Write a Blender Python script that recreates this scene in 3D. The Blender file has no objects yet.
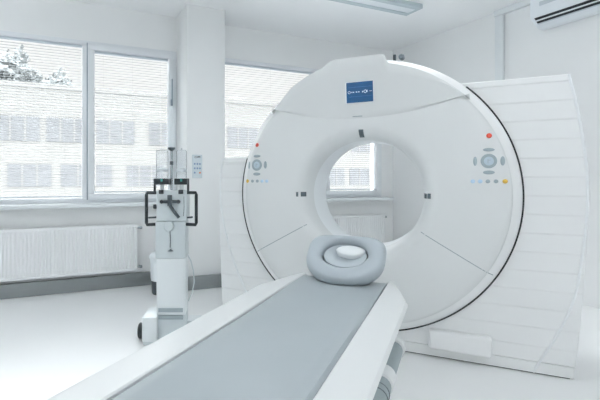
import bpy, bmesh, math, random
from mathutils import Vector, Matrix
random.seed(7)
C = bpy.context.scene.collection
PI = math.pi

# ------------------------------------------------------------------ materials
def lin(h):
    h = h.lstrip('#')
    return [((int(h[i:i+2], 16)/255)/12.92 if int(h[i:i+2], 16)/255 <= 0.04045
             else ((int(h[i:i+2], 16)/255+0.055)/1.055)**2.4) for i in (0, 2, 4)] + [1.0]

def mat(name, col, rough=0.5, metal=0.0, var=0.03, scale=6.0, bump=0.0, bscale=60.0, spec=0.5, coat=0.0, emit=None, estr=0.0):
    m = bpy.data.materials.new(name); m.use_nodes = True
    nt = m.node_tree; b = nt.nodes['Principled BSDF']
    c = lin(col)
    tc = nt.nodes.new('ShaderNodeTexCoord')
    if var > 0:
        n = nt.nodes.new('ShaderNodeTexNoise'); n.inputs['Scale'].default_value = scale
        n.inputs['Detail'].default_value = 3
        r = nt.nodes.new('ShaderNodeValToRGB')
        r.color_ramp.elements[0].position = 0.3; r.color_ramp.elements[1].position = 0.7
        r.color_ramp.elements[0].color = [max(0, x*(1-var)) for x in c[:3]] + [1]
        r.color_ramp.elements[1].color = [min(1, x*(1+var)) for x in c[:3]] + [1]
        nt.links.new(tc.outputs['Object'], n.inputs['Vector'])
        nt.links.new(n.outputs['Fac'], r.inputs['Fac'])
        nt.links.new(r.outputs['Color'], b.inputs['Base Color'])
    else:
        b.inputs['Base Color'].default_value = c
    b.inputs['Roughness'].default_value = rough
    b.inputs['Metallic'].default_value = metal
    b.inputs['Specular IOR Level'].default_value = spec
    b.inputs['Coat Weight'].default_value = coat
    if bump > 0:
        n2 = nt.nodes.new('ShaderNodeTexNoise'); n2.inputs['Scale'].default_value = bscale
        bp = nt.nodes.new('ShaderNodeBump'); bp.inputs['Strength'].default_value = bump
        bp.inputs['Distance'].default_value = 0.002
        nt.links.new(tc.outputs['Object'], n2.inputs['Vector'])
        nt.links.new(n2.outputs['Fac'], bp.inputs['Height'])
        nt.links.new(bp.outputs['Normal'], b.inputs['Normal'])
    if emit:
        b.inputs['Emission Color'].default_value = lin(emit)
        b.inputs['Emission Strength'].default_value = estr
    return m

def glassy(name, tint, ior=1.35, rough=0.03, white=0.0):
    """clear glass / clear plastic that lets the daylight pass"""
    m = bpy.data.materials.new(name); m.use_nodes = True
    nt = m.node_tree; nt.nodes.clear()
    out = nt.nodes.new('ShaderNodeOutputMaterial')
    tr = nt.nodes.new('ShaderNodeBsdfTransparent'); tr.inputs['Color'].default_value = lin(tint)
    gl = nt.nodes.new('ShaderNodeBsdfGlossy'); gl.inputs['Roughness'].default_value = rough
    fr = nt.nodes.new('ShaderNodeFresnel'); fr.inputs['IOR'].default_value = ior
    mx = nt.nodes.new('ShaderNodeMixShader')
    nt.links.new(fr.outputs['Fac'], mx.inputs['Fac'])
    nt.links.new(tr.outputs['BSDF'], mx.inputs[1]); nt.links.new(gl.outputs['BSDF'], mx.inputs[2])
    last = mx
    if white > 0:
        df = nt.nodes.new('ShaderNodeBsdfDiffuse'); df.inputs['Color'].default_value = lin('#eef3f6')
        m2 = nt.nodes.new('ShaderNodeMixShader'); m2.inputs['Fac'].default_value = white
        nt.links.new(mx.outputs['Shader'], m2.inputs[1]); nt.links.new(df.outputs['BSDF'], m2.inputs[2])
        last = m2
    nt.links.new(last.outputs['Shader'], out.inputs['Surface'])
    return m

def slat_mat():
    m = bpy.data.materials.new('blind_slat'); m.use_nodes = True
    nt = m.node_tree; nt.nodes.clear()
    out = nt.nodes.new('ShaderNodeOutputMaterial')
    df = nt.nodes.new('ShaderNodeBsdfDiffuse'); df.inputs['Color'].default_value = lin('#d0d3d5')
    tl = nt.nodes.new('ShaderNodeBsdfTranslucent'); tl.inputs['Color'].default_value = lin('#c9ccce')
    n = nt.nodes.new('ShaderNodeTexNoise'); n.inputs['Scale'].default_value = 3
    mp = nt.nodes.new('ShaderNodeMapRange'); mp.inputs['To Min'].default_value = 0.30; mp.inputs['To Max'].default_value = 0.40
    mx = nt.nodes.new('ShaderNodeMixShader')
    nt.links.new(n.outputs['Fac'], mp.inputs['Value']); nt.links.new(mp.outputs['Result'], mx.inputs['Fac'])
    nt.links.new(df.outputs['BSDF'], mx.inputs[1]); nt.links.new(tl.outputs['BSDF'], mx.inputs[2])
    nt.links.new(mx.outputs['Shader'], out.inputs['Surface'])
    return m

M = dict(
    wall=mat('wall_paint', '#eeefef', 0.6, var=0.012, scale=2.0, bump=0.08, bscale=140),
    ceil=mat('ceiling_paint', '#f3f4f5', 0.7, var=0.01, scale=1.5),
    floor=mat('floor_vinyl', '#f0f1f1', 0.32, var=0.015, scale=1.2, spec=0.45),
    skirt=mat('skirting_grey', '#8d9293', 0.35, var=0.03, metal=0.2),
    frame=mat('window_pvc', '#e4e7ea', 0.35, var=0.01),
    gasket=mat('gasket_grey', '#8d98a3', 0.5, var=0.02),
    sill=mat('sill_white', '#e2e6e8', 0.3, var=0.01),
    glass=glassy('window_glass', '#fbfcfc'),
    slat=slat_mat(),
    rail=mat('blind_rail', '#c3cbd2', 0.45, var=0.01),
    radiator=mat('radiator_enamel', '#f1f2f3', 0.35, var=0.01),
    chrome=mat('valve_metal', '#b5bcbf', 0.25, metal=0.9, var=0.02),
    shell=mat('scanner_shell', '#e2e4e4', 0.38, var=0.008, scale=3, spec=0.4),
    shell2=mat('scanner_crown', '#dddfdf', 0.4, var=0.008, scale=3, spec=0.4),
    panel=mat('scanner_panel', '#eff0f0', 0.42, var=0.01, scale=3),
    rim=mat('scanner_rim', '#f2f3f3', 0.3, var=0.005),
    bead=mat('scanner_bead', '#f1f4f5', 0.3, var=0.005),
    bore=mat('bore_liner', '#f0f3f5', 0.3, var=0.005),
    gap=mat('gap_dark', '#1d2428', 0.5, var=0.05),
    seam=mat('seam_grey', '#9aa5aa', 0.6, var=0.03),
    cushion=mat('cushion_vinyl', '#a1a9ad', 0.42, var=0.02, scale=4, bump=0.1, bscale=300),
    head=mat('headrest_foam', '#adb5bb', 0.5, var=0.015, scale=5),
    headin=mat('headrest_inner', '#bcc4c9', 0.5, var=0.015, scale=5),
    couch=mat('couch_white', '#dfe1e1', 0.35, var=0.006, scale=3),
    grey=mat('grip_grey', '#8d989b', 0.5, var=0.03),
    greydk=mat('grip_dark', '#555f64', 0.5, var=0.03),
    button=mat('button_grey', '#9ba8ae', 0.4, var=0.05),
    buttonlt=mat('button_light', '#bccbd5', 0.35, var=0.05),
    blue=mat('button_blue', '#bcd6ea', 0.4, var=0.03),
    yellow=mat('button_yellow', '#d8b24a', 0.4, var=0.04),
    red=mat('button_red', '#c8452f', 0.35, var=0.03),
    laser=mat('laser_window', '#5d686e', 0.2, var=0.05),
    screen=mat('screen_blue', '#194b76', 0.25, var=0.02, emit='#194b76', estr=0.08),
    screenln=mat('screen_line', '#3f77a6', 0.3, var=0.01, emit='#3f77a6', estr=0.1),
    screenw=mat('screen_mark', '#e6eef5', 0.3, var=0.01, emit='#e6eef5', estr=0.15),
    inj=mat('injector_grey', '#cdd5d8', 0.35, var=0.01),
    injw=mat('injector_white', '#e4e9eb', 0.35, var=0.01),
    black=mat('black_plastic', '#1f262b', 0.4, var=0.08),
    dkgrey=mat('dark_plastic', '#3b454b', 0.4, var=0.06),
    green=mat('green_clip', '#3f8f86', 0.4, var=0.05),
    clear=glassy('clear_plastic', '#fafbfc', ior=1.15, rough=0.05, white=0.20),
    milky=glassy('milky_plastic', '#f2f6f9', rough=0.1, white=0.88),
    acw=mat('ac_plastic', '#e3e8ec', 0.35, var=0.006),
    lampmetal=mat('lamp_louvre', '#b4c0c5', 0.4, var=0.02, metal=0.1),
    lampwhite=mat('lamp_body', '#dce2e6', 0.4, var=0.01),
    panelkey=mat('keypad_plate', '#ccd5da', 0.4, var=0.01),
    keyblue=mat('keypad_blue', '#7d96b5', 0.4, var=0.03),
    orange=mat('keypad_orange', '#e08a62', 0.4, var=0.03),
    binbag=mat('bin_bag', '#e6ebee', 0.45, var=0.02, bump=0.6, bscale=20),
    facade=mat('facade_render', '#6e6d6b', 0.8, var=0.02, scale=0.6),
    facwin=mat('facade_window', '#646567', 0.9, var=0.10, scale=0.8, spec=0.1),
    facfr=mat('facade_frame', '#6e6d6b', 0.6, var=0.02),
    leaf=mat('tree_leaf', '#797d7e', 1.0, var=0.1, scale=2.5, spec=0.0),
    bark=mat('tree_bark', '#8c8a86', 0.9, var=0.2, scale=4),
    ground=mat('ground_paving', '#d5dadd', 0.9, var=0.05, scale=0.5),
    lampon=mat('fill_lamp_diffuser', '#ffffff', 0.5, var=0.0, emit='#fafdff', estr=4.2),
    fill_uplight=mat('fill_lamp_uplight', '#ffffff', 0.5, var=0.0, emit='#fafdff', estr=14.0),  # upward glow of the added fill lamps
)

# ------------------------------------------------------------------ helpers
class MB:
    def __init__(s): s.bm = bmesh.new()
    def add(s, verts, faces, smooth=False):
        vs = [s.bm.verts.new(v) for v in verts]
        for f in faces:
            try:
                fc = s.bm.faces.new([vs[i] for i in f]); fc.smooth = smooth
            except ValueError: pass
        return vs
    def box(s, x0, x1, y0, y1, z0, z1, bev=0.0, seg=2, mtx=None):
        t = bmesh.new()
        vs = [t.verts.new((x, y, z)) for x in (x0, x1) for y in (y0, y1) for z in (z0, z1)]
        for f in ((0,1,3,2),(4,6,7,5),(0,4,5,1),(2,3,7,6),(0,2,6,4),(1,5,7,3)):
            t.faces.new([vs[i] for i in f])
        if bev > 0:
            bmesh.ops.bevel(t, geom=t.edges[:]+t.verts[:], offset=bev, segments=seg, profile=0.5, affect='EDGES')
        s.merge(t, mtx, smooth=bev > 0)
    def merge(s, t, mtx=None, smooth=False):
        bmesh.ops.recalc_face_normals(t, faces=t.faces)
        mp = {}
        for v in t.verts: mp[v] = s.bm.verts.new(mtx @ v.co if mtx else v.co)
        for f in t.faces:
            nf = s.bm.faces.new([mp[v] for v in f.verts]); nf.smooth = smooth or f.smooth
        t.free()
    def prism(s, poly, axis, a, b, bev=0.0, seg=2):
        """extrude a 2-D outline along an axis (0,1,2)"""
        def p3(p, c):
            return (c, p[0], p[1]) if axis == 0 else ((p[0], c, p[1]) if axis == 1 else (p[0], p[1], c))
        t = bmesh.new(); n = len(poly)
        A = [t.verts.new(p3(p, a)) for p in poly]; B = [t.verts.new(p3(p, b)) for p in poly]
        t.faces.new(A); t.faces.new(B[::-1])
        for i in range(n):
            t.faces.new((A[i], B[i], B[(i+1) % n], A[(i+1) % n]))
        bmesh.ops.recalc_face_normals(t, faces=t.faces)
        if bev > 0:
            bmesh.ops.bevel(t, geom=t.edges[:]+t.verts[:], offset=bev, segments=seg, profile=0.5, affect='EDGES', clamp_overlap=True)
        s.merge(t, smooth=bev > 0)
    def tube(s, pts, r, seg=10, caps=True):
        pts = [Vector(p) for p in pts]; n = len(pts)
        rs = r if isinstance(r, (list, tuple)) else [r]*n
        rings = []; up = None
        for i, p in enumerate(pts):
            d = (pts[min(i+1, n-1)] - pts[max(i-1, 0)]).normalized()
            if up is None:
                up = Vector((0,0,1)) if abs(d.z) < 0.9 else Vector((1,0,0))
            a = d.cross(up).normalized(); b = a.cross(d).normalized(); up = b
            rings.append([s.bm.verts.new(p + (a*math.cos(2*PI*k/seg) + b*math.sin(2*PI*k/seg))*rs[i]) for k in range(seg)])
        for i in range(n-1):
            for k in range(seg):
                f = s.bm.faces.new((rings[i][k], rings[i][(k+1) % seg], rings[i+1][(k+1) % seg], rings[i+1][k])); f.smooth = True
        if caps:
            s.bm.faces.new(rings[0][::-1]); s.bm.faces.new(rings[-1])
    def lathe(s, prof, c=(0,0,0), axis='y', seg=96, closed=False, caps=False):
        """prof: (r, h) pairs turned about an axis through c"""
        rings = []
        for r, h in prof:
            ring = []
            for k in range(seg):
                a = 2*PI*k/seg; x, z = r*math.cos(a), r*math.sin(a)
                v = (c[0]+x, c[1]+h, c[2]+z) if axis == 'y' else ((c[0]+x, c[1]+z, c[2]+h) if axis == 'z' else (c[0]+h, c[1]+x, c[2]+z))
                ring.append(s.bm.verts.new(v))
            rings.append(ring)
        m = len(rings)
        for i in range(m if closed else m-1):
            A, B = rings[i], rings[(i+1) % m]
            for k in range(seg):
                f = s.bm.faces.new((A[k], A[(k+1) % seg], B[(k+1) % seg], B[k])); f.smooth = True
        if caps:
            s.bm.faces.new(rings[0][::-1]); s.bm.faces.new(rings[-1])
    def build(s, name, m, parent=None, loc=None, rz=None, autosmooth=40):
        bmesh.ops.recalc_face_normals(s.bm, faces=s.bm.faces)
        if autosmooth:
            lim = math.radians(autosmooth)
            for e in s.bm.edges:
                if len(e.link_faces) == 2 and e.calc_face_angle(0) > lim: e.smooth = False
        me = bpy.data.meshes.new(name); s.bm.to_mesh(me); s.bm.free()
        me.materials.append(m)
        o = bpy.data.objects.new(name, me); C.objects.link(o)
        if parent: o.parent = parent
        if loc is not None: o.location = loc
        if rz is not None: o.rotation_euler = (0, 0, rz)
        return o

def tag(o, label=None, cat=None, group=None, kind=None):
    if label: o['label'] = label
    if cat: o['category'] = cat
    if group: o['group'] = group
    if kind: o['kind'] = kind
    return o
def thing(name, label, cat, loc=(0,0,0), rz=0, group=None, kind=None):
    o = bpy.data.objects.new(name, None); C.objects.link(o)
    o.empty_display_size = 0.2
    o.location = loc; o.rotation_euler = (0, 0, rz)
    return tag(o, label, cat, group, kind)
def kids(o): return [x for x in C.objects if x.parent == o]
def dup(o, parent=None):
    c = o.copy(); C.objects.link(c)
    if parent: c.parent = parent
    for ch in kids(o): dup(ch, c)
    return c
def bx(name, m, parent, *a, bev=0.0, loc=None, rz=None, seg=2):
    b = MB(); b.box(*a, bev=bev, seg=seg); return b.build(name, m, parent, loc, rz)

# ------------------------------------------------------------------ frames of reference
CAM_H = 1.12
WALL_A = math.atan2(0.402, 0.9155)            # window wall direction
WO = Vector((-0.692, 4.766, 0))               # where the pillar meets the window wall
GA = -math.atan2(216, 431)                    # scanner turned in the room
GO = Vector((0.832, 2.893, 0))                # scanner: foot of the bore axis in the front plane
def W(x, y, z=0):                              # room coordinates -> world
    c, s = math.cos(WALL_A), math.sin(WALL_A)
    return Vector((WO.x + x*c - y*s, WO.y + x*s + y*c, z))
ROOM = dict(loc=tuple(WO), rz=WALL_A)
XL, XR, YB, H = -4.2, 3.103, -7.2, 2.92
TH = 0.22

# ------------------------------------------------------------------ room shell
def struct(o): return tag(o, kind='structure')
b = MB(); b.box(XL-TH, XR+TH, YB-TH, TH, -0.12, 0.0)
struct(b.build('floor', M['floor'], **ROOM))
b = MB(); b.box(XL-TH, XR+TH, YB-TH, TH, H, H+0.12)
struct(b.build('ceiling', M['ceil'], **ROOM))
ZS, ZT = 0.887, 2.535                         # window opening
OPEN = [(-4.0, -2.75), (-2.55, 0.0), (0.40, 2.89)]
b = MB()
b.box(XL-TH, XR+TH, 0, TH, 0, ZS)
b.box(XL-TH, XR+TH, 0, TH, ZT, H)
xs = [XL-TH] + [v for o in OPEN for v in o] + [XR+TH]
for i in range(0, len(xs), 2): b.box(xs[i], xs[i+1], 0, TH, ZS, ZT)
struct(b.build('wall_window', M['wall'], **ROOM))
struct(bx('wall_right', M['wall'], None, XR, XR+TH, YB, 0, 0, H, **ROOM))
struct(bx('wall_left', M['wall'], None, XL-TH, XL, YB, 0, 0, H, **ROOM))
struct(bx('wall_rear', M['wall'], None, XL, XR, YB-TH, YB, 0, H, **ROOM))
struct(bx('wall_pillar', M['wall'], None, 0.0, 0.418, -0.40, 0.0, 0, H, bev=0.004, **ROOM))
# skirting duct
def skirting(name, poly):
    b = MB(); b.prism(poly, 2, 0.0, 0.135, bev=0.006)
    return struct(b.build(name, M['skirt'], **ROOM))
skirting('baseboard_window', [(XL, 0), (XL, -0.05), (-0.05, -0.05), (-0.05, 0)])
skirting('baseboard_pillar', [(-0.05, 0), (-0.05, -0.45), (0.468, -0.45), (0.468, 0), (0.418, 0), (0.418, -0.40), (0, -0.40), (0, 0)])
skirting('baseboard_right', [(0.468, 0), (0.468, -0.05), (XR, -0.05), (XR, 0)])
# cable trunking on the right wall
b = MB()
b.box(XR-0.035, XR, -1.615, -1.525, 0, H-0.06, bev=0.004)
struct(b.build('trim_1', M['sill'], **ROOM))
b = MB(); b.box(XR-0.05, XR, -4.6, -1.525, H-0.06, H, bev=0.004)
struct(b.build('trim_2', M['sill'], **ROOM))

# ------------------------------------------------------------------ windows and blinds
def window(n, x0, x1, xm, handle=True):
    """fixed pane x0..xm, opening sash xm..x1"""
    root = thing('window_%d' % n, None, None, tuple(WO), WALL_A, kind='structure')
    fr = MB(); d0, d1 = -0.012, 0.07
    w = 0.045
    fr.box(x0, x1, d0, d1, ZT-w, ZT, bev=0.004); fr.box(x0, x1, d0, d1, ZS, ZS+0.05, bev=0.004)
    fr.box(x0, x0+w, d0, d1, ZS+0.05, ZT-w, bev=0.004); fr.box(x1-0.03, x1, d0, d1, ZS+0.05, ZT-w, bev=0.004)
    fr.box(xm-w, xm, d0, d1, ZS+0.05, ZT-w, bev=0.004)
    fr.build('window_frame', M['frame'], root)
    s = MB(); a, c = xm+0.008, x1-0.03; e0, e1 = -0.03, 0.05
    zb, zt = ZS+0.03, ZT-0.03
    s.box(a, c, e0, e1, zt-0.06, zt, bev=0.006); s.box(a, c, e0, e1, zb, zb+0.063, bev=0.006)
    s.box(a, a+0.064, e0, e1, zb+0.06, zt-0.06, bev=0.006); s.box(c-0.064, c, e0, e1, zb+0.06, zt-0.06, bev=0.006)
    s.build('sash', M['frame'], root)
    bx('pane', M['glass'], root, x0+w, xm-w, 0.045, 0.049, ZS+0.05, ZT-w)
    bx('pane', M['glass'], root, a+0.06, c-0.06, 0.036, 0.040, zb+0.06, zt-0.06)
    g = MB()
    g.box(xm-0.004, xm+0.006, -0.014, 0.0, ZS+0.03, ZT-0.02)
    g.build('gasket', M['gasket'], root)
    if handle:
        h = MB(); h.box(c-0.045, c-0.021, -0.046, -0.03, 1.93, 2.0, bev=0.003)
        h.box(c-0.038, c-0.027, -0.062, -0.045, 1.95, 2.22, bev=0.003)
        h.build('handle', M['gasket'], root)
    sl = MB(); sl.box(x0-0.06, min(x1+0.10, XR-0.0) if x1 > 0.1 else x1, -0.14, 0.02, ZS-0.042, ZS, bev=0.008)
    sl.build('sill', M['sill'], root)
    return (x0+w, xm-w, ZS+0.05, ZT-w, 0.022), (a+0.064, c-0.064, zb+0.063, zt-0.06, 0.012)

def blind(rect, label, group='venetian blinds in the window panes', deg=9):
    x0, x1, z0, z1, y = rect
    x0 += 0.003; x1 -= 0.003
    r = thing('venetian_blind', label, 'blind', tuple(W((x0+x1)/2, y, z0)), WALL_A, group)
    hw, hh = (x1-x0)/2, z1-z0
    bx('headrail', M['rail'], r, -hw, hw, -0.012, 0.012, hh-0.024, hh-0.001)
    bx('bottom_rail', M['rail'], r, -hw, hw, -0.011, 0.011, 0.010, 0.022)
    s = MB(); p = 0.0275; z = 0.045; tilt = math.radians(deg)
    while z < hh-0.035:
        c, sn = 0.0080*math.cos(tilt), 0.0080*math.sin(tilt)
        v = []
        for q in (-1, 0, 1):
            yy = q*c; zz = z - q*sn + (0.0018 if q == 0 else 0)
            v += [(-hw+0.004, yy, zz), (hw-0.004, yy, zz)]
        s.add(v, [(0,1,3,2), (2,3,5,4)], smooth=True)
        z += p
    s.build('slats', M['slat'], r, autosmooth=0)
    for fx in (-0.78, 0.0, 0.78):
        t = MB(); t.tube([(fx*hw, -0.0135, 0.02), (fx*hw, -0.0135, hh-0.02)], 0.0008, 5)
        t.build('ladder_cord', M['slat'], r)
    return r
w1 = window(1, -2.55, 0.0, -0.935)
w2 = window(2, 0.40, 2.89, 1.95)
w3 = window(3, -4.0, -2.75, -3.2, handle=False)
blind(w1[0], 'wide white venetian blind in the left-hand pane, cut by the photo edge')
blind(w1[1], 'narrow white venetian blind in the sash just left of the pillar')
blind(w2[0], 'white venetian blind right of the pillar, partly behind the scanner ring', deg=4)
blind(w2[1], 'white venetian blind seen through the round scanner opening', deg=1)

# ------------------------------------------------------------------ radiators
def radiator(x0, x1, label, valve=True):
    r = thing('panel_radiator', label, 'radiator', tuple(W((x0+x1)/2, 0, 0)), WALL_A, 'radiators under the windows')
    hw = (x1-x0)/2; z0, z1 = 0.18, 0.655
    # ribbed front panel
    b = MB(); n = int((x1-x0)/0.0333); pts = []
    for i in range(n):
        a = -hw + (x1-x0)*i/n; st = (x1-x0)/n
        pts += [(a, -0.118), (a+st*0.35, -0.118), (a+st*0.5, -0.109), (a+st*0.85, -0.109)]
    pts.append((hw, -0.118))
    vs = []; fs = []
    zz = [z0, z0+0.02, z0+0.03, z1-0.03, z1-0.02, z1]
    for k, z in enumerate(zz):
        for (x, y) in pts:
            vs.append((x, -0.118 if k in (0, 1, 4, 5) else y, z))
    m = len(pts)
    for k in range(len(zz)-1):
        for i in range(m-1): fs.append((k*m+i, k*m+i+1, (k+1)*m+i+1, (k+1)*m+i))
    b.add(vs, fs)
    b.build('front_panel', M['radiator'], r, autosmooth=0)
    c = MB()
    c.box(-hw, hw, -0.1075, -0.035, z1-0.006, z1+0.004, bev=0.002)
    c.box(-hw-0.004, -hw+0.004, -0.119, -0.035, z0, z1+0.002); c.box(hw-0.004, hw+0.004, -0.119, -0.035, z0, z1+0.002)
    c.box(-hw, hw, -0.1075, -0.035, z0, z0+0.006)
    c.box(-hw, hw, -0.045, -0.035, z0, z1)
    c.build('casing', M['radiator'], r)
    for sx in (-hw*0.7, hw*0.7):
        h = MB(); h.box(sx-0.02, sx+0.02, -0.036, 0.0, z0+0.06, z1-0.06); h.build('bracket', M['radiator'], r)
    if valve:
        for z in (z1-0.035, z0+0.03):
            v = MB(); v.tube([(hw, -0.075, z), (hw+0.035, -0.075, z)], 0.010, 10)
            v.tube([(hw+0.035, -0.075, z), (hw+0.06, -0.075, z)], 0.015, 10)
            v.tube([(hw+0.045, -0.075, z), (hw+0.045, -0.0, z)], 0.008, 8)
            v.build('valve', M['chrome'], r)
    return r
radiator(-2.3, -0.452, 'long white ribbed panel radiator under the left-hand window')
radiator(1.05, 2.85, 'white panel radiator glimpsed through the round scanner opening')

# ------------------------------------------------------------------ keypad on the pillar
k = thing('wall_keypad', 'small pale keypad with blue and orange keys on the pillar', 'keypad', tuple(W(0.106, -0.40, 1.12)), WALL_A)
bx('faceplate', M['panelkey'], k, -0.053, 0.053, -0.016, 0.0, 0.02, 0.26, bev=0.004)
g = MB()
for a in (-0.022, -0.006): g.lathe([(0.007, -0.0005), (0.010, -0.0005), (0.010, 0.001), (0.007, 0.001)], (a, -0.017, 0.235), 'y', 16, closed=True)
g.box(0.004, 0.032, -0.0175, -0.0155, 0.232, 0.244)
g.build('emblem', M['dkgrey'], k)
for r_ in range(3):
    for c_ in range(3):
        if r_ == 2 and c_ == 1: continue
        t = MB(); m = 'orange' if (r_ == 2 and c_ == 2) else 'keyblue'
        t.lathe([(0.0, -0.004), (0.0085, -0.003), (0.010, 0.0)], (-0.028+0.028*c_, -0.016, 0.165-0.045*r_), 'y', 14)
        o = t.build('key', M[m], k)
        if m == 'orange': tag(o, 'orange key')

# ------------------------------------------------------------------ air conditioner
ac = thing('air_conditioner', 'white wall-mounted split air conditioner high on the right wall', 'air conditioner', tuple(W(XR, -2.000, 2.565)), WALL_A)
L = 0.92
prof = [(-0.0, 0.30), (-0.18, 0.30), (-0.205, 0.28), (-0.21, 0.20), (-0.205, 0.11), (-0.195, 0.085), (-0.13, 0.03), (-0.10, 0.008), (-0.08, 0.0), (0.0, 0.0)]
b = MB(); b.prism(prof, 1, -L, 0.0, bev=0.012, seg=3)
b.build('casing', M['acw'], ac)
def slope(u, off):      # a point on the sloping outlet face, off = distance in front of it
    p, q = Vector((-0.195, 0.085)), Vector((-0.13, 0.03)); d = (q-p).normalized(); n = Vector((d.y, -d.x))
    if n.x > 0: n = -n
    r = p + (q-p)*u + n*off; return (r.x, r.y)
def outlet(name, u0, u1, off, m, thick=0.003):
    b = MB(); b.prism([slope(u0, -0.002), slope(u1, -0.002), slope(u1, off), slope(u0, off)], 1, -L+0.03, -0.035)
    return b.build(name, M[m], ac)
outlet('air_outlet', 0.05, 0.85, 0.002, 'black')
outlet('louvre', 0.34, 0.48, 0.008, 'acw')
outlet('louvre', 0.80, 0.92, 0.006, 'rail')
bx('status_display', M['rail'], ac, -0.2125, -0.205, -0.30, -0.09, 0.175, 0.215, bev=0.003)

# ------------------------------------------------------------------ ceiling light and added fill lamps
def ceiling_light(x0, x1, y0, y1, label, on):
    r = thing('ceiling_light', label, 'ceiling light', tuple(W(0, 0, H)), WALL_A, 'linear ceiling lights')
    b = MB(); t = 0.045
    b.box(x0, x1, y1-0.055, y1, -t, 0); b.box(x0, x1, y0, y0+0.055, -t, 0)
    b.box(x0, x0+0.03, y0+0.055, y1-0.055, -t, 0); b.box(x1-0.03, x1, y0+0.055, y1-0.055, -t, 0)
    b.build('housing', M['lampmetal'], r)
    bx('diffuser', M['lampon'] if on else M['lampwhite'], r, x0+0.03, x1-0.03, y0+0.055, y1-0.055, -t+0.006, -0.002)
    return r
ceiling_light(0.2, 2.21, -1.36, -1.14, 'long recessed-looking ceiling light above the scanner, switched off', False)
def pendant(xa, xb, yc, label):  # fill lamp added out of view to brighten the room
    r = thing('fill_pendant_light', label, 'ceiling light', tuple(W((xa+xb)/2, yc, 2.60)), WALL_A, 'added fill lights out of view')
    hx = (xb-xa)/2
    b = MB(); b.box(-hx, hx, -0.15, -0.135, 0, 0.07); b.box(-hx, hx, 0.135, 0.15, 0, 0.07)
    b.box(-hx, -hx+0.015, -0.135, 0.135, 0, 0.07); b.box(hx-0.015, hx, -0.135, 0.135, 0, 0.07)
    b.build('housing', M['lampwhite'], r)
    bx('diffuser', M['lampon'], r, -hx+0.016, hx-0.016, -0.134, 0.134, 0.004, 0.010)
    bx('fill_uplight', M['fill_uplight'], r, -hx+0.016, hx-0.016, -0.134, 0.134, 0.052, 0.060)
    for sx in (-0.8, 0.8):
        t = MB(); t.tube([(sx*hx, 0.142, 0.06), (sx*hx, 0.142, H-2.60)], 0.003, 6); t.build('suspension_wire', M['chrome'], r)
for (xa, xb, yc, where) in ((-3.7, -1.75, -1.0, 'beside the left-hand windows'), (0.4, 2.0, -2.42, 'in front of the scanner'),
                            (-3.7, -1.6, -4.6, 'left of the photographer'), (-0.7, 1.4, -4.6, 'right of the photographer'), (-2.2, 0.2, -6.4, 'behind the photographer')):
    pendant(xa, xb, yc, 'added fill light hung just out of view ' + where)

# ------------------------------------------------------------------ CT scanner gantry
G = thing('ct_scanner', 'large white CT scanner with a round opening and blue display', 'CT scanner', tuple(GO), GA)
ZC = 1.020
RD = 0.907
FACE = [(0.0, -0.10), (0.375, 0.12), (0.376, 0.05), (0.379, 0.010), (0.386, -0.018), (0.400, -0.042), (0.420, -0.060), (0.440, -0.070), (0.452, -0.074),
        (0.47, -0.0765), (0.55, -0.078), (0.70, -0.073), (0.77, -0.068), (0.815, -0.062), (0.838, -0.055), (0.850, -0.047), (0.863, -0.035), (0.886, -0.010), (0.898, 0.005), (0.904, 0.018), (RD, 0.032)]
def face_y(x, z):
    r = math.hypot(x, z-ZC)
    P = FACE[1:]
    if r <= P[0][0]: return P[0][1]
    for (r0, y0), (r1, y1) in zip(P, P[1:]):
        if r <= r1: return y0 + (y1-y0)*(r-r0)/(r1-r0)
    return 0.032
RI = next(i for i, p in enumerate(FACE) if p[0] == 0.850)
b = MB()
b.lathe(FACE[1:RI+1] + [(0.850, 0.04), (0.41, 0.04), (0.39, 0.12)], (0, 0, ZC), 'y', 160, closed=True)
cover = b.build('front_cover', M['shell'], G, autosmooth=60)
b = MB(); b.lathe([(0.8505, -0.044)] + FACE[RI+1:] + [(RD, 0.10), (RD-0.03, 0.10), (0.8505, 0.05)], (0, 0, ZC), 'y', 160, closed=True)
b.build('outer_rim', M['rim'], G, autosmooth=60)
b = MB(); b.lathe([(0.375, 0.12), (0.375, 0.22), (0.376, 0.40), (0.390, 0.50), (0.416, 0.60), (0.445, 0.70), (0.475, 0.745), (0.50, 0.75), (0.50, 0.73), (0.46, 0.70), (0.43, 0.60), (0.40, 0.50), (0.390, 0.12)], (0, 0, ZC), 'y', 128, closed=True)
b.build('bore_liner', M['bore'], G)
# rear housing: a thick ring
b = MB(); b.lathe([(0.502, 0.105), (RD-0.035, 0.105), (RD-0.035, 0.66), (RD-0.10, 0.74), (0.502, 0.74)], (0, 0, ZC), 'y', 128, closed=True)
b.build('rear_housing', M['panel'], G)

def hermite(P, z):
    z = min(max(z, P[0][0]), P[-1][0]); n = len(P)
    def sl(i):
        a, c = P[max(i-1, 0)], P[min(i+1, n-1)]; return (c[1]-a[1])/(c[0]-a[0])
    for i in range(n-1):
        (z0, x0), (z1, x1) = P[i], P[i+1]
        if z <= z1:
            h = z1-z0; t = (z-z0)/h
            return x0*(1+2*t)*(1-t)**2 + sl(i)*h*t*(1-t)**2 + x1*t*t*(3-2*t) + sl(i+1)*h*t*t*(t-1)
def outline_r(z):       # outer edge of the right wing
    P = [(0.0, 1.149), (0.23, 1.170), (0.462, 1.187), (0.737, 1.203), (1.065, 1.219), (1.229, 1.207), (1.505, 1.172), (1.713, 1.127)]
    return hermite(P, z)
def outline_l(z):
    P = [(0.0, 1.085), (0.3, 1.103), (0.6, 1.114), (1.0, 1.121), (1.16, 1.113), (1.295, 1.094)]
    return hermite(P, z)
BY = 0.03               # front plane of the banded side panels
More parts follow.
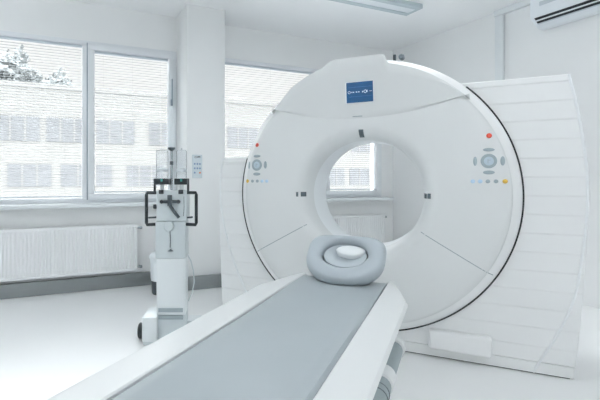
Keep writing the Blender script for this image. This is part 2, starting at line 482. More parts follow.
def side_panel(sgn, top, outl):
    # banded front: every band leans forward a little and ends in a small step
    zs = []; z = 1.68
    while z > top - 0.02: z -= 0.1085
    lines = []
    while z > 0.10:
        lines.append(z); z -= 0.1085
    prof = [(0.074, 0.0)]; 
    for L_ in sorted(lines):
        prof += [(L_-0.005, 0.0016), (L_+0.005, -0.0016)]
    prof += [(top-0.042, 0.0016), (top-0.034, -0.0016), (top-0.006, 0.0), (top, 0.006)]
    b = MB(); vs = []; fs = []
    def inner(z):
        dz = abs(z-ZC)
        r = 0.88
        return math.sqrt(r*r-dz*dz) if dz < r else 0.0
    fine = []
    for (z0, y0), (z1, y1) in zip(prof, prof[1:]):
        n = max(1, int((z1-z0)/0.02))
        for k in range(n): fine.append((z0+(z1-z0)*k/n, y0+(y1-y0)*k/n))
    fine.append(prof[-1])
    for z, y in fine:
        xi, xo = inner(z), outl(z)
        vs += [(sgn*xi, BY+y, z), (sgn*(xo-0.004), BY+y, z), (sgn*xo, BY+y+0.006, z), (sgn*(xo-0.03), 0.60, z), (sgn*xi, 0.60, z)]
    m = 5
    for i in range(len(fine)-1):
        for q in range(m):
            a, c = i*m+q, i*m+(q+1) % m
            fs.append((a, c, c+m, a+m))
    fs.append(tuple(range(m))); fs.append(tuple((len(fine)-1)*m+q for q in range(m)))
    b.add(vs, fs)
    return b.build('side_panel', M['panel'], G, autosmooth=12)
side_panel(1, 1.716, outline_r)
side_panel(-1, 1.295, outline_l)
# plinth
b = MB()
b.prism([(-1.083, BY+0.001), (1.147, BY+0.001), (1.12, 0.60), (-1.03, 0.60)], 2, 0.008, 0.070)
b.build('plinth', M['panel'], G)
b = MB(); b.prism([(-1.04, BY+0.012), (1.13, BY+0.012), (1.10, 0.58), (-1.01, 0.58)], 2, 0.0, 0.009)  # dark slab stands in for the shadow line under the plinth
b.prism([(-1.04, BY+0.012), (1.13, BY+0.012), (1.10, 0.58), (-1.01, 0.58)], 2, 0.069, 0.0745)
b.build('foot_gap_shade', M['gap'], G)
# raised curved beads on the side panels
def bead(pts, sgn):
    # smooth the polyline
    q = [Vector((p[0], 0, p[1])) for p in pts]
    for _ in range(3):
        n = [q[0]]
        for a, c in zip(q, q[1:]): n += [a*0.75+c*0.25, a*0.25+c*0.75]
        q = n + [q[-1]]
    b = MB(); b.tube([(sgn*p.x, BY+0.001, p.z) for p in q], 0.0072, 8)
    b.build('edge_bead', M['bead'], G)
bead([(1.122, 1.713), (1.166, 1.505), (1.201, 1.229), (1.210, 1.065), (1.200, 0.85), (1.180, 0.66), (1.160, 0.50), (1.104, 0.313), (0.956, 0.009)], 1)
bead([(1.090, 1.290), (1.109, 1.16), (1.113, 1.0), (1.098, 0.86), (1.06, 0.68), (0.985, 0.46), (0.888, 0.265), (0.76, 0.02)], -1)
# dark gap around the ring
def arc(a0, a1, sgn):
    b = MB(); vs = []; n = 90; fs = []
    for i in range(n+1):
        a = math.radians(a0+(a1-a0)*i/n)
        for r, y in ((0.86, BY-0.012), (RD+0.006, BY-0.012), (RD+0.006, BY+0.02), (0.86, BY+0.02)):
            vs.append((r*math.cos(a), y, ZC+r*math.sin(a)))
    for i in range(n):
        for q in range(4):
            a, c = i*4+q, i*4+(q+1) % 4; fs.append((a, c, c+4, a+4))
    fs += [(0,1,2,3), tuple(n*4+q for q in range(4))]
    b.add(vs, fs); b.build('gap_seal', M['gap'], G)
arc(-149, 47.5, 1)
arc(163.0, 211, -1)
# radial panel seams, following the cover
def strip(p0, p1, w, m, name, lift=0.0006, n=24):
    b = MB(); vs = []; fs = []
    p0, p1 = Vector(p0), Vector(p1); d = (p1-p0).normalized(); nn = Vector((-d.y, d.x))*w/2
    for i in range(n+1):
        p = p0.lerp(p1, i/n)
        for s in (-1, 1):
            q = p+nn*s; vs.append((q.x, face_y(q.x, ZC+q.y)-lift, ZC+q.y))
        for s in (1, -1):
            q = p+nn*s; vs.append((q.x, face_y(q.x, ZC+q.y)+0.004, ZC+q.y))
    for i in range(n):
        for q in range(4):
            a, c = i*4+q, i*4+(q+1) % 4; fs.append((a, c, c+4, a+4))
    fs += [(0,1,2,3), tuple(n*4+q for q in range(4))]
    b.add(vs, fs); return b.build(name, M[m], G)
for s in (-1, 1):
    a = math.radians(29.5 if s < 0 else 31.5)
    strip((s*0.425*math.cos(a), -0.425*math.sin(a)), (s*0.90*math.cos(a), -0.90*math.sin(a)), 0.0045, 'seam', 'panel_seam')

# crown with the display
def crown_low(x): return ZC + 0.497 + 0.30*x*x
def crown_top(x):
    rc = 0.858 if x > 0 else 0.858 + 0.034*min(1.0, -x/0.2)*max(0.0, min(1.0, (x+0.63)/0.15))
    c = math.sqrt(max(0.0, rc**2 - x*x)) + ZC
    t = max(0.0, min(1.0, (x+0.26)/0.10)) * max(0.0, min(1.0, (0.175-x)/0.03))
    t = t*t*(3-2*t)
    return c*(1-t) + 1.921*t
b = MB(); vs = []; fs = []; nx, nz = 110, 14
xe = 0.630
def crown_y(x, z, v):
    base = -0.098 + 0.035*(x/xe)**2
    base = min(base, face_y(x, min(z, ZC+RD*0.93)) - 0.004) if v < 0.85 else base
    return base
for i in range(nx+1):
    x = -xe + 2*xe*i/nx
    x *= 1.0
    zl, zt = crown_low(x), crown_top(x)
    for j in range(nz+1):
        v = j/nz; z = zl + (zt-zl)*v
        w_ = max(0.0, 1-(abs(x)/xe)**2)**0.7; y = w_*(-0.0835 - 0.124*max(0.0, z-1.517)) + (1-w_)*(face_y(x, min(z, ZC+math.sqrt(max(0.0, 0.82**2-x*x)))) - 0.004)
        e = min(v, 1.0); 
        if j == 0: y = face_y(x, z) + 0.004
        if j == nz: y = 0.030
        elif j == nz-1: y += 0.012; z = zl+(zt-zl)*0.993
        vs.append((x, min(y, face_y(x, z)-0.003) if 0 < j < nz else y, z))
for i in range(nx):
    for j in range(nz):
        a = i*(nz+1)+j; fs.append((a, a+nz+1, a+nz+2, a+1))
# back side
o0 = len(vs)
for i in range(nx+1):
    x = -xe + 2*xe*i/nx
    vs.append((x, 0.012, crown_low(x)+0.02)); vs.append((x, 0.06, crown_top(x)-0.004))
for i in range(nx):
    a = o0+2*i
    fs.append((a+1, a+3, (i+1)*(nz+1)+nz, i*(nz+1)+nz))
b.add(vs, fs, smooth=True)
crown = b.build('crown', M['shell2'], G, autosmooth=35)
DY = -0.0965
# display
bz = MB(); bz.box(-0.092, 0.086, DY-0.010, DY+0.01, 1.622, 1.760, bev=0.003)
disp = bz.build('display', M['bead'], G)
bx('screen', M['screen'], disp, -0.084, 0.0845, DY-0.0115, DY-0.009, 1.6255, 1.7565)
sm = MB()
for z in (1.664, 1.724): sm.box(-0.07, 0.076, DY-0.0122, DY-0.011, z-0.0008, z+0.0008)
sm.build('screen_lines', M['screenln'], disp)
sm = MB(); yy0, yy1 = DY-0.0124, DY-0.011; zc = 1.693
sm.lathe([(0.0065, yy0), (0.0088, yy0), (0.0088, yy1), (0.0065, yy1)], (-0.066, 0, zc), 'y', 20, closed=True)
for x0, x1 in ((-0.052, -0.046), (-0.043, -0.034), (-0.024, -0.014), (-0.008, 0.0)): sm.box(x0, x1, yy0, yy1, zc-0.003, zc+0.003)
sm.box(0.017, 0.022, yy0, yy1, zc-0.006, zc+0.004)
sm.lathe([(0.007, yy0), (0.0105, yy0), (0.0105, yy1), (0.007, yy1)], (0.036, 0, zc), 'y', 20, closed=True)
sm.box(0.046, 0.05, yy0, yy1, zc-0.006, zc+0.008); sm.box(0.062, 0.078, yy0, yy1, zc-0.0012, zc+0.0012)
sm.build('screen_symbols', M['screenw'], disp)
TL = math.atan(0.052/0.42); R3 = Matrix.Rotation(TL, 3, 'X'); pv = Vector((0, DY, 1.622))
disp.rotation_euler = (TL, 0, 0); disp.location = pv - R3 @ pv
# slot and faint marks beneath the crown
bx('slot', M['seam'], G, -0.05, 0.012, -0.0885, -0.083, crown_low(0)+0.018, crown_low(0)+0.023)
# things on top of the ring
bx('top_sensor', M['dkgrey'], G, 0.188, 0.206, 0.03, 0.06, 1.89, 1.945, bev=0.003)
b = MB(); b.lathe([(0.0, -0.018), (0.014, -0.018), (0.018, -0.012), (0.018, 0.02), (0.0, 0.02)], (0.240, 0.04, 1.925), 'y', 16)
b.build('top_sensor', M['greydk'], G)

# conforming buttons
def conform(outline2d, cx, cz, h, m, name, parent, inner=None, ph=0.0, rings=1):
    """raised button: outline around (cx,cz) on the cover, lifted by h"""
    b = MB(); n = len(outline2d)
    def P(dx, dz, hh):
        x, z = cx+dx, cz+dz; return (x, face_y(x, z)-hh, z)
    vs = [P(p[0], p[1], -0.003) for p in outline2d] + [P(p[0], p[1], h*0.7) for p in outline2d] + [P(p[0]*0.86, p[1]*0.86, h) for p in outline2d]
    fs = []
    for k in range(2):
        for i in range(n): fs.append((k*n+i, k*n+(i+1) % n, (k+1)*n+(i+1) % n, (k+1)*n+i))
    if inner:
        vs += [P(p[0]*inner, p[1]*inner, h*0.9) for p in outline2d] + [P(p[0]*inner, p[1]*inner, -0.002) for p in outline2d]
        for k in (2, 3):
            for i in range(n): fs.append((k*n+i, k*n+(i+1) % n, (k+1)*n+(i+1) % n, (k+1)*n+i))
    else:
        vs.append(P(0, 0, h)); c = 3*n
        for i in range(n): fs.append((2*n+i, 2*n+(i+1) % n, c))
    b.add(vs, fs, smooth=True)
    return b.build(name, M[m], parent)
def ell(a, c, n=24): return [(a*math.cos(2*PI*i/n), c*math.sin(2*PI*i/n)) for i in range(n)]
def pad(cx, cz, sgn):
    pr = conform(ell(0.042, 0.042, 32), cx, cz, 0.006, 'button', 'jog_ring', G, inner=0.62)
    conform(ell(0.026, 0.026), cx, cz, 0.004, 'buttonlt', 'jog_centre', pr)
    mk = MB(); y = face_y(cx, cz)-0.0048
    mk.box(cx-0.006, cx-0.003, y, y+0.002, cz-0.012, cz+0.012); mk.box(cx-0.003, cx+0.009, y, y+0.002, cz+0.004, cz+0.007)
    mk.build('jog_symbol', M['button'], pr)
    for dx, dz, a, c in ((0, 0.066, 0.030, 0.010), (0, -0.066, 0.030, 0.011), (-0.070, 0, 0.010, 0.027), (0.070, 0, 0.012, 0.027)):
        conform(ell(a, c), cx+dx, cz+dz, 0.004, 'button', 'arrow_button', G)
    cols = ['blue', 'blue', 'button', 'button', 'yellow'] if sgn > 0 else ['yellow', 'button', 'button', 'blue', 'blue']
    xs = [-0.082, -0.044, -0.005, 0.036, 0.082] if sgn > 0 else [-0.082, -0.036, 0.005, 0.044, 0.082]
    for x, cl in zip(xs, cols):
        o = conform(ell(0.0118 if cl != 'yellow' else 0.0135, 0.0110 if cl != 'yellow' else 0.0130), cx+x, cz-0.118, 0.004, cl, 'key_button', G)
        if cl == 'yellow': tag(o, 'yellow button')
        if cl == 'blue': tag(o, 'pale blue button')
    r = conform(ell(0.0145, 0.0145), cx+0.002*sgn, cz+0.148, 0.008, 'red', 'stop_button', G)
    tag(r, 'red emergency stop button')
PADU, PADZ = 0.728, 1.230
pad(PADU, PADZ, 1); pad(-PADU-0.022, PADZ, -1)

# laser windows
def laser(x0, x1, z0, z1, lab=None):
    n = 6; b = MB(); vs = []; fs = []
    for i in range(n+1):
        for j in range(n+1):
            x, z = x0+(x1-x0)*i/n, z0+(z1-z0)*j/n
            vs.append((x, face_y(x, z)-0.0015, z))
    for i in range(n):
        for j in range(n):
            a = i*(n+1)+j; fs.append((a, a+n+1, a+n+2, a+1))
    b.add(vs, fs, smooth=True); o = b.build('laser_window', M['laser'], G, autosmooth=0)
    sd = o.modifiers.new('thickness', 'SOLIDIFY'); sd.thickness = 0.003; sd.offset = 0
    return o
laser(-0.446, -0.432, ZC-0.016, ZC+0.016); laser(-0.416, -0.388, ZC-0.016, ZC+0.016)
laser(0.372, 0.395, ZC-0.016, ZC+0.016); laser(0.400, 0.418, ZC-0.016, ZC+0.016)
laser(-0.016, 0.014, ZC+0.385, ZC+0.432)
# bumper box at the foot
b = MB(); b.box(0.405, 0.748, BY-0.075, BY+0.03, 0.072, 0.185, bev=0.016, seg=3)
b.build('foot_bumper', M['panel'], G)

# ------------------------------------------------------------------ patient couch
T = thing('patient_couch', 'long white patient couch with grey-blue mattress leading to the scanner', 'patient couch', tuple(GO), GA)
ZR = 0.572
E0, E1 = -0.50, -3.05
def rail(sgn):
    # cross-section (u, z) swept along the couch, tapering towards the scanner
    def sec(e):
        k = 1.0
        if e > -0.86: k = max(0.0, (-0.50 - e)/0.36)
        k = k**0.8 if k > 0 else 0
        ou = 0.250 + ((0.362 if sgn > 0 else 0.382)-0.250)*k
        iu = 0.233
        return [(iu, ZR-0.06), (iu, ZR-0.004), (iu+0.006, ZR), (ou-0.032*k-0.002, ZR-0.0005), (ou-0.010*k, ZR-0.008), (ou, ZR-0.022), (ou-0.006*k, ZR-0.036),
                (ou-0.035*k, ZR-0.072), (ou-0.075*k-0.004, ZR-0.105), (iu-0.004, ZR-0.125)]
    es = [E0, -0.53, -0.56, -0.60, -0.65, -0.70, -0.75, -0.80, -0.84, -0.87, -0.92] + [-1.0-0.2*i for i in range(11)]
    b = MB(); vs = []; fs = []
    for e in es: vs += [(sgn*u, e, z) for u, z in sec(e)]
    m = 10
    for i in range(len(es)-1):
        for q in range(m):
            a, c = i*m+q, i*m+(q+1) % m; fs.append((a, c, c+m, a+m))
    fs += [tuple(range(m)), tuple((len(es)-1)*m+q for q in range(m))]
    b.add(vs, fs, smooth=True)
    b.build('side_rail', M['couch'], T, autosmooth=30)
rail(1); rail(-1)
# table pan below the mattress
b = MB(); b.prism([(-0.236, -0.54), (0.236, -0.54), (0.236, -3.0), (-0.236, -3.0)], 2, ZR-0.13, ZR-0.05)
b.build('table_pan', M['couch'], T)
# mattress, shallow trough
def mz(u):
    a = abs(u)/0.228
    return ZR - 0.016 + 0.016*min(1, (a/0.80)**2.2) if a < 0.80 else ZR - 0.002*((a-0.80)/0.2) - (0.010*((a-0.95)/0.05)**2 if a > 0.95 else 0)
b = MB(); vs = []; fs = []
us = [-0.228+0.456*i/40 for i in range(41)]
es = [-0.545, -0.552, -0.57] + [-0.6-0.1*i for i in range(25)]
for q, e in enumerate(es):
    for u in us:
        tp = min(1.0, max(0.0, (-0.78-e)/0.5)); vs.append((u, e, ZR + (mz(u)-ZR)*tp - (0.014 if q == 0 else (0.004 if q == 1 else 0))))
m = len(us)
for i in range(len(es)-1):
    for j in range(m-1):
        a = i*m+j; fs.append((a, a+1, a+m+1, a+m))
o0 = len(vs)
for e in es: vs += [(-0.228, e, ZR-0.052), (0.228, e, ZR-0.052)]
for i in range(len(es)-1):
    fs.append((i*m, i*m+m, o0+2*i+2, o0+2*i)); fs.append((i*m+m-1, o0+2*i+1, o0+2*i+3, i*m+2*m-1))
    fs.append((o0+2*i, o0+2*i+2, o0+2*i+3, o0+2*i+1))
fs.append(tuple(range(m)) + (o0+1, o0)); e = len(es)-1
fs.append(tuple(e*m+j for j in range(m)) + (o0+2*e+1, o0+2*e))
b.add(vs, fs, smooth=True)
b.build('mattress', M['cushion'], T, autosmooth=40)
b = MB(); b.box(0.2282, 0.2329, -3.0, -0.55, ZR-0.05, ZR-0.012); b.build('rail_gap_shade', M['greydk'], T)  # dark filler stands in for the shadow in the mattress gap
# lifting body under the couch
b = MB(); b.box(-0.20, 0.20, -2.75, -1.15, 0.03, ZR-0.131, bev=0.02)
b.build('pedestal', M['couch'], T)
b = MB(); b.box(-0.26, 0.26, -2.9, -1.0, 0.0, 0.06, bev=0.01)
b.build('pedestal_base', M['couch'], T)
# grips along the right-hand side, under the rail
GU, GZ = 0.318, 0.395
def grip(name, e0, e1, r, m):
    b = MB()
    b.tube([(GU, e0, GZ), (GU, e0-0.006, GZ), (GU, e1+0.006, GZ), (GU, e1, GZ)], [r-0.006, r, r, r-0.006], 20)
    return b.build(name, M[m], T)
grip('grip_cap', -0.965, -1.015, 0.044, 'couch')
grip('grip_sleeve', -1.015, -1.28, 0.037, 'grey')
grip('grip_collar', -1.28, -1.375, 0.042, 'couch')
grip('grip_sleeve', -1.375, -1.60, 0.037, 'grey')
for e in (-1.43, -1.47): grip('grip_ring', e, e-0.012, 0.0395, 'greydk')
grip('grip_collar', -1.60, -1.72, 0.040, 'couch')
for e in (-1.32, -1.66):
    b = MB(); b.box(0.19, GU, e-0.02, e+0.02, GZ-0.02, GZ+0.015, bev=0.004); b.build('grip_bracket', M['couch'], T)

# ------------------------------------------------------------------ head rest
HC = GO + Matrix.Rotation(GA, 3, 'Z') @ Vector((0.012, -0.585, 0))
HD = thing('head_rest', 'grey-blue moulded head rest with an oval hollow at the couch end', 'head rest', (HC.x, HC.y, ZR+0.0005), GA)
TI = math.radians(42)
def hp(p, q, h, c=(0.0, 0.0, 0.115)):
    """tilted plate coordinates: p across, q up the slope, h out of the plate"""
    return Vector((c[0]+p, c[1] + q*math.cos(TI) - h*math.sin(TI), c[2] + q*math.sin(TI) + h*math.cos(TI)))
def hout(f, s):
    ca, sa = math.cos(f), math.sin(f)
    A, Bt, Bb = 0.213, 0.142, 0.176
    n = 4.6 if sa >= 0 else 2.05
    B = Bt if sa >= 0 else Bb
    r = (abs(ca/A)**n + abs(sa/B)**n)**(-1/n)
    return r*ca*s, r*sa*s
def hin(f, a, c, oq): return a*math.cos(f), oq + c*math.sin(f)
nF = 72; rings = []
def ring_out(s, h): return [hp(*hout(2*PI*i/nF, s), h) for i in range(nF)]
def ring_in(a, c, oq, h): return [hp(*hin(2*PI*i/nF, a, c, oq), h) for i in range(nF)]
def mix(R1, R2, t): return [a.lerp(c, t) for a, c in zip(R1, R2)]
Rtop = ring_out(0.88, 0.044); Rin = ring_in(0.130, 0.094, 0.008, 0.034)
R0 = ring_out(0.97, -0.03)
base = [Vector((0.115*math.cos(2*PI*i/nF), 0.018 + 0.118*math.sin(2*PI*i/nF), 0.0)) for i in range(nF)]
low = [a.lerp(c, 0.62) for a, c in zip(base, R0)]
for v in low: v.z *= 0.62
rings = [base, low, R0, ring_out(1.0, -0.004), ring_out(0.99, 0.018), ring_out(0.94, 0.037), Rtop, mix(Rtop, Rin, 0.35), mix(Rtop, Rin, 0.7), Rin,
         ring_in(0.127, 0.091, 0.008, 0.020), ring_in(0.124, 0.088, 0.008, -0.03), ring_in(0.09, 0.055, 0.01, -0.045)]
for v in rings[7] + rings[8]: v += hp(0, 0, 0.006) - hp(0, 0, 0)
for R in rings:
    for v in R: v.z = max(v.z, 0.0)
b = MB(); vs = [v for R in rings for v in R]; fs = []
for k_ in range(len(rings)-1):
    for i in range(nF): fs.append((k_*nF+i, k_*nF+(i+1) % nF, (k_+1)*nF+(i+1) % nF, (k_+1)*nF+i))
fs.append(tuple(range(nF))); fs.append(tuple((len(rings)-1)*nF+i for i in range(nF)))
b.add(vs, fs, smooth=True)
b.build('shell', M['head'], HD, autosmooth=60)
# inner cradle pad, a scooped dish lying in the hollow
b = MB(); rs = [ring_in(0.114, 0.076, 0.016, -0.030), ring_in(0.121, 0.083, 0.014, -0.004), ring_in(0.116, 0.078, 0.015, 0.009), ring_in(0.100, 0.064, 0.018, 0.006), ring_in(0.070, 0.042, 0.026, -0.014), ring_in(0.03, 0.018, 0.032, -0.026)]
vs = [v for R in rs for v in R]; fs = []
for k_ in range(len(rs)-1):
    for i in range(nF): fs.append((k_*nF+i, k_*nF+(i+1) % nF, (k_+1)*nF+(i+1) % nF, (k_+1)*nF+i))
fs.append(tuple((len(rs)-1)*nF+i for i in range(nF))); fs.append(tuple(range(nF)))
b.add(vs, fs, smooth=True); b.build('cradle_pad', M['headin'], HD, autosmooth=60)
b = MB(); rs = [[v + hp(0.024, 0, 0) - hp(0, 0, 0) for v in R] for R in (ring_in(0.078, 0.034, 0.052, -0.022), ring_in(0.080, 0.036, 0.052, 0.008), ring_in(0.072, 0.030, 0.052, 0.015), ring_in(0.03, 0.012, 0.052, 0.017))]
vs = [v for R in rs for v in R]; fs = []
for k_ in range(len(rs)-1):
    for i in range(nF): fs.append((k_*nF+i, k_*nF+(i+1) % nF, (k_+1)*nF+(i+1) % nF, (k_+1)*nF+i))
fs.append(tuple((len(rs)-1)*nF+i for i in range(nF))); fs.append(tuple(range(nF)))
b.add(vs, fs, smooth=True); tag(b.build('head_pad', M['bead'], HD, autosmooth=60), 'white pad')

# ------------------------------------------------------------------ contrast injector stand
IX, IY = -0.463, 2.98
S = IY/431.0
def ix(px): return (px-239)*S - IX
def iz(py): return CAM_H - (py-180)*S
J = thing('contrast_injector', 'white contrast injector stand with clear syringes and black handles by the pillar', 'injector stand', (IX, IY, 0), 0.0)
b = MB(); b.box(ix(158), ix(186.5), -0.06, 0.10, 0.205, iz(257), bev=0.006); b.build('column', M['injw'], J)
b = MB(); b.box(ix(157), ix(187), -0.065, 0.105, iz(257), iz(220.3), bev=0.008); b.build('upper_column', M['inj'], J)
b = MB(); b.box(ix(158.5), ix(188), -0.085, 0.11, iz(220), iz(190), bev=0.010); head = b.build('injector_head', M['inj'], J)
b = MB(); b.box(ix(158), ix(186.5), -0.055, 0.10, 0.03, 0.205, bev=0.004); b.build('column_foot', M['inj'], J)
for y0, y1 in ((305.5, 309.5), (312.5, 316.5)):
    bx('vent_grille', M['seam'], J, ix(160), ix(184), -0.064, -0.05, iz(y1), iz(y0))
b = MB(); b.box(ix(145), ix(159.5), -0.10, 0.14, 0.035, 0.20, bev=0.008); b.build('base_box', M['injw'], J)
b = MB(); b.box(ix(146), ix(158.5), -0.092, 0.13, 0.012, 0.04, bev=0.004); b.build('base_shade_skirt', M['inj'], J)  # grey block stands in for the shade beneath the base box
b = MB(); b.box(ix(186), ix(200), 0.02, 0.16, 0.06, 0.14, bev=0.01); b.build('base_arm', M['injw'], J)
for cx, cy in ((ix(138.5), 0.07), (ix(199), 0.09)):
    r_ = 0.055 if cx < ix(145) else (0.05 if cx > 0 else 0.03)
    w = MB(); w.lathe([(0.0, -0.014), (r_-0.008, -0.014), (r_, -0.008), (r_, 0.008), (r_-0.008, 0.014), (0.0, 0.014)], (cx, cy, r_), 'x', 24)
    wh = w.build('caster_wheel', M['black'], J)
    h_ = MB(); h_.lathe([(0.0, -0.016), (r_*0.4, -0.016), (r_*0.4, 0.016), (0.0, 0.016)], (cx, cy, r_), 'x', 16); h_.build('wheel_hub', M['chrome'], wh)
# dial, hanging lead
b = MB(); b.lathe([(0.0, -0.034), (0.030, -0.034), (0.034, -0.028), (0.034, 0.0)], (ix(171), -0.064, iz(225)), 'y', 28); b.build('dial', M['inj'], J)
b = MB(); b.tube([(ix(171.5), -0.068, iz(230)), (ix(172), -0.070, iz(238)), (ix(171.7), -0.070, iz(246))], 0.0025, 6)
b.lathe([(0.003, 0.014), (0.006, 0.008), (0.022, 0.0), (0.0, 0.0)], (ix(172), -0.066, iz(249.5)), 'z', 16)
b.build('lead', M['greydk'], J)
# handles
def handle(pts, r=0.0112):
    b = MB(); P = []
    for a, c in zip(pts, pts[1:]):
        P += [Vector(a).lerp(Vector(c), t) for t in (0.06, 0.5, 0.94)]
    P = [Vector(pts[0])] + P + [Vector(pts[-1])]
    b.tube(P, r, 10); return b.build('handle', M['black'], J)
yH = -0.05
handle([(ix(160), yH, iz(192.5)), (ix(148), yH, iz(192.5)), (ix(148), yH, iz(224)), (ix(158.5), yH, iz(223.5))])
handle([(ix(186), yH, iz(192.5)), (ix(197), yH, iz(192.5)), (ix(197), yH, iz(224)), (ix(186), yH, iz(223.5))])
for xa, xb in ((150, 159), (187, 193.5)):
    b = MB(); b.tube([(ix(xa), yH, iz(217)), (ix(xb), yH, iz(216.5))], 0.0065, 8); b.build('handle_prong', M['dkgrey'], J)
for xa, xb in ((155.2, 157.2), (188.0, 190.0)):
    bx('clamp_post', M['black'], J, ix(xa), ix(xb), -0.062, -0.04, iz(193), iz(178.5), bev=0.003)
# syringe holders and syringes
for xc, hw, wob in ((163.6, 6.6, 0), (182.6, 5.8, 1)):
    X = ix(xc)
    b = MB(); b.box(X-hw*S-0.004, X+hw*S+0.004, -0.095, -0.015, iz(184.5), iz(178.5), bev=0.004)
    h_ = b.build('syringe_holder', M['black'], J)
    b = MB(); b.box(X-0.004, X+0.010, -0.099, -0.094, iz(181.5), iz(179.0), bev=0.002); b.build('clip', M['green'], h_)
    b = MB(); b.lathe([(0.0, 0.0), (hw*S*0.9, 0.0), (hw*S*0.9, 0.004), (hw*S*0.88, 0.183), (hw*S*0.75, 0.192), (0.006, 0.196), (0.006, 0.206), (0.0, 0.206)], (X, -0.055, iz(178.4)), 'z', 24)
    sy = b.build('syringe', M['clear'], J)
    b = MB(); b.lathe([(0.0, 0.0), (hw*S*0.8, 0.0), (hw*S*0.8, 0.02), (hw*S*0.3, 0.03), (0.0, 0.03)], (X, -0.055, iz(172)), 'z', 20); b.build('plunger', M['injw'], sy)
    b = MB(); b.box(X-0.016, X+0.016, -0.096, -0.08, iz(193.5), iz(189.5), bev=0.003); b.build('holder_block', M['black'], J)
    b = MB(); b.box(X-0.013, X+0.013, -0.055, -0.045, iz(190), iz(184.4)); b.build('holder_stem', M['injw'], J)
# centre rod with bottle
b = MB(); b.tube([(ix(172), -0.02, iz(200)), (ix(172), -0.02, iz(150.5))], 0.0085, 10); b.build('centre_rod', M['chrome'], J)
b = MB(); b.tube([(ix(172), -0.02, iz(165)), (ix(172), -0.02, iz(161.5))], 0.0125, 12); b.build('rod_collar', M['dkgrey'], J)
b = MB(); b.lathe([(0.0, 0.0), (0.010, 0.0), (0.024, 0.012), (0.026, 0.022), (0.0, 0.022)], (ix(172), -0.02, iz(151)), 'z', 18); b.build('bottle_socket', M['dkgrey'], J)
b = MB(); b.lathe([(0.0, 0.0), (0.020, 0.0), (0.025, 0.02), (0.0265, 0.10), (0.022, 0.20), (0.018, 0.265), (0.016, 0.283), (0.0, 0.285)], (ix(172.4), -0.02, iz(148)), 'z', 22); b.build('bottle', M['milky'], J)
# black fittings on the head
b = MB(); b.box(ix(163.5), ix(181), -0.105, -0.08, iz(202.5), iz(199.5), bev=0.003)
b.box(ix(169.8), ix(174), -0.107, -0.08, iz(205), iz(194.5), bev=0.003); b.build('valve_cross', M['dkgrey'], J)
for xc in (164.2, 180.3):
    b = MB(); b.lathe([(0.0, -0.012), (0.012, -0.012), (0.014, 0.0), (0.012, 0.012), (0.0, 0.012)], (ix(xc), -0.095, iz(201)), 'y', 16)
    b.build('valve_knob', M['black'], J)
b = MB(); b.tube([(ix(172), -0.10, iz(204)), (ix(176), -0.105, iz(210)), (ix(181), -0.10, iz(216.5))], 0.011, 12); b.build('drive_arm', M['dkgrey'], J)
b = MB(); b.lathe([(0.0, -0.012), (0.014, -0.012), (0.016, 0.0), (0.014, 0.012), (0.0, 0.012)], (ix(157.2), -0.07, iz(206)), 'x', 16); b.build('side_knob', M['black'], J)
b = MB(); b.tube([(ix(185.5), -0.09, iz(196)), (ix(185.8), -0.092, iz(206)), (ix(185), -0.09, iz(215))], 0.0022, 6); b.build('guide_rod', M['chrome'], J)
b = MB()
P = [(186.6, 256), (190, 262), (192.5, 272), (193.5, 284), (191.5, 294), (187.5, 303)]
b.tube([(ix(p[0]), 0.05, iz(p[1])) for p in P], 0.004, 7); b.build('power_lead', M['inj'], J)

# ------------------------------------------------------------------ waste bin
WB = thing('waste_bin', 'small dark bin with white liner half hidden behind the injector stand', 'waste bin', (-0.757, 4.27, 0))
b = MB(); b.lathe([(0.0, 0.0), (0.098, 0.0), (0.104, 0.01), (0.112, 0.165), (0.105, 0.165), (0.0, 0.16)], (0,0,0), 'z', 32); b.build('bucket', M['dkgrey'], WB)
b = MB()
pr = [(0.113, 0.135), (0.117, 0.16), (0.1165, 0.30), (0.122, 0.345), (0.130, 0.36), (0.123, 0.385), (0.10, 0.41), (0.05, 0.40), (0.0, 0.39)]
rings = []; vs = []; fs = []; n = 36
for kk, (r, z) in enumerate(pr):
    for i in range(n):
        w_ = (1 + (0.035*math.sin(i*1.9+kk)+0.025*math.sin(i*0.7+2*kk))*(1 if kk > 2 else 0.2))
        vs.append((r*w_*math.cos(2*PI*i/n), r*w_*math.sin(2*PI*i/n), z))
for kk in range(len(pr)-1):
    for i in range(n): fs.append((kk*n+i, kk*n+(i+1) % n, (kk+1)*n+(i+1) % n, (kk+1)*n+i))
b.add(vs, fs, smooth=True); b.build('liner', M['binbag'], WB, autosmooth=0)

# ------------------------------------------------------------------ outside
struct(bx('ground', M['ground'], None, -60, 60, 1.0, 70, -4.2, -4.0, **ROOM))
FB = thing('office_building', 'pale office block with rows of windows outside, seen through the blinds', 'building', tuple(W(0, 22, -4.0)), WALL_A)
ZG = 4.0
b = MB(); b.box(-22, 26, 0, 10, 0, 6.37+ZG); b.build('wall', M['facade'], FB)
b = MB(); b.box(-22.05, 26.05, -0.05, 10.05, 6.3+ZG, 6.55+ZG); b.build('roof_edge', M['facfr'], FB)
random.seed(3)
for z0, z1 in ((3.29, 4.66), (0.75, 2.0), (-2.0, -0.7)):
    x = -19.6
    while x < 24:
        wd = random.choice((1.2, 2.2, 2.8, 2.2))
        p = bx('window', M['facwin'], FB, x, x+wd, -0.03, 0.05, z0+ZG, z1+ZG)
        for q in ([0.5] if wd < 2 else [0.33, 0.67]):
            m_ = MB(); m_.box(x+wd*q-0.05, x+wd*q+0.05, -0.06, -0.03, z0+ZG, z1+ZG); m_.build('mullion', M['facfr'], p)
        x += wd + random.choice((0.35, 0.9, 0.5))
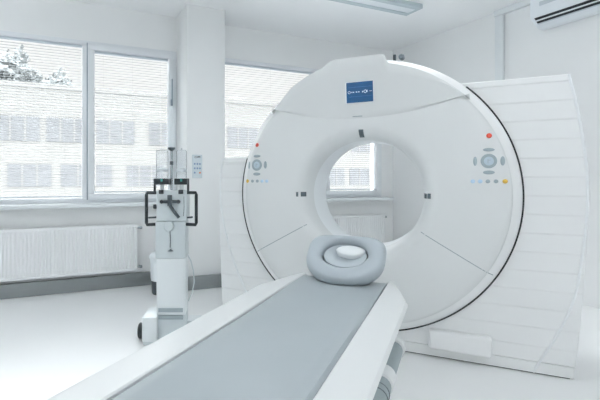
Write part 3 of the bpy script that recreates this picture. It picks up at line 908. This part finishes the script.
def tree(x, y, zc, r, label):
    t = thing('tree', label, 'tree', tuple(W(x, y, -4.0)), WALL_A, 'trees beyond the building')
    b = MB(); b.tube([(0,0,0), (0.1,0,3), (0,0.1,zc+2)], [0.35, 0.28, 0.12], 10); b.build('trunk', M['bark'], t)
    b = MB(); rnd = random.Random(int(x*7+50))
    for i in range(2600):
        v = Vector((rnd.gauss(0,1), rnd.gauss(0,1), rnd.gauss(0,1))).normalized()*r*rnd.uniform(0.55, 1.0)
        v *= 1 + 0.18*math.sin(v.x*2.1)+0.14*math.sin(v.z*2.7+v.y)
        v.z *= 0.85; v.z += zc+4.0
        a = Vector((rnd.gauss(0,1), rnd.gauss(0,1), rnd.gauss(0,1))).normalized(); c = a.orthogonal().normalized()
        s_ = rnd.uniform(0.25, 0.45)
        b.add([v-a*s_, v+c*s_*0.6, v+a*s_, v-c*s_*0.6], [(0,1,2,3)])
    b.build('foliage', M['leaf'], t, autosmooth=0)
tree(-4.6, 37.0, 8.7, 3.5, 'leafy tree above the office roof, nearest the left photo edge')
tree(-0.9, 49.0, 9.9, 3.6, 'leafy tree above the office roof, right of the other tree')

# ------------------------------------------------------------------ light
world = bpy.data.worlds.new('sky'); bpy.context.scene.world = world; world.use_nodes = True
nt = world.node_tree; bg = nt.nodes['Background']
tc = nt.nodes.new('ShaderNodeTexCoord'); sp = nt.nodes.new('ShaderNodeSeparateXYZ')
mr = nt.nodes.new('ShaderNodeValToRGB')
mr.color_ramp.elements[0].position = 0.30; mr.color_ramp.elements[0].color = (0.0815, 0.0808, 0.0800, 1)
mr.color_ramp.elements[1].position = 0.45; mr.color_ramp.elements[1].color = (0.965, 0.985, 1.0, 1)
nt.links.new(tc.outputs['Generated'], sp.inputs['Vector']); nt.links.new(sp.outputs['Z'], mr.inputs['Fac'])
nt.links.new(mr.outputs['Color'], bg.inputs['Color'])
bg.inputs['Strength'].default_value = 14.0
# daylight portals in the three window openings
for i, (x0, x1) in enumerate(OPEN):
    l = bpy.data.lights.new('window_daylight', 'AREA'); l.shape = 'RECTANGLE'
    l.size = x1-x0; l.size_y = ZT-ZS; l.cycles.is_portal = True
    o = bpy.data.objects.new('window_daylight', l); C.objects.link(o)
    o.location = W((x0+x1)/2, 0.12, (ZS+ZT)/2)
    o.rotation_euler = (-PI/2, 0, WALL_A)
sun = bpy.data.lights.new('sun', 'SUN'); sun.energy = 0.3; sun.angle = math.radians(20); sun.color = (1.0, 0.98, 0.95)
so = bpy.data.objects.new('sun', sun); C.objects.link(so)
so.location = W(0, -3, 12)
d = W(0.35, 1.0, 0) - W(0, 0, 0); d.z = -0.75
so.rotation_euler = d.to_track_quat('-Z', 'Y').to_euler()

# ------------------------------------------------------------------ camera
cam = bpy.data.cameras.new('camera'); co = bpy.data.objects.new('camera', cam); C.objects.link(co)
co.location = (0, 0, CAM_H); co.rotation_euler = (PI/2, 0, 0)
cam.sensor_fit = 'HORIZONTAL'; cam.sensor_width = 36.0; cam.lens = 431.0/600*36
cam.shift_x = (300-239)/600.0; cam.shift_y = -(200-180)/600.0
cam.clip_start = 0.02; cam.clip_end = 300
sc = bpy.context.scene
sc.camera = co
sc.view_settings.view_transform = 'Standard'; sc.view_settings.look = 'None'
sc.view_settings.exposure = -0.1; sc.view_settings.gamma = 1.0; sc.view_settings.use_curve_mapping = False
sc.cycles.max_bounces = 12; sc.cycles.diffuse_bounces = 8; sc.cycles.transparent_max_bounces = 24
sc.cycles.use_denoising = True
sc.cycles.sample_clamp_indirect = 4.0
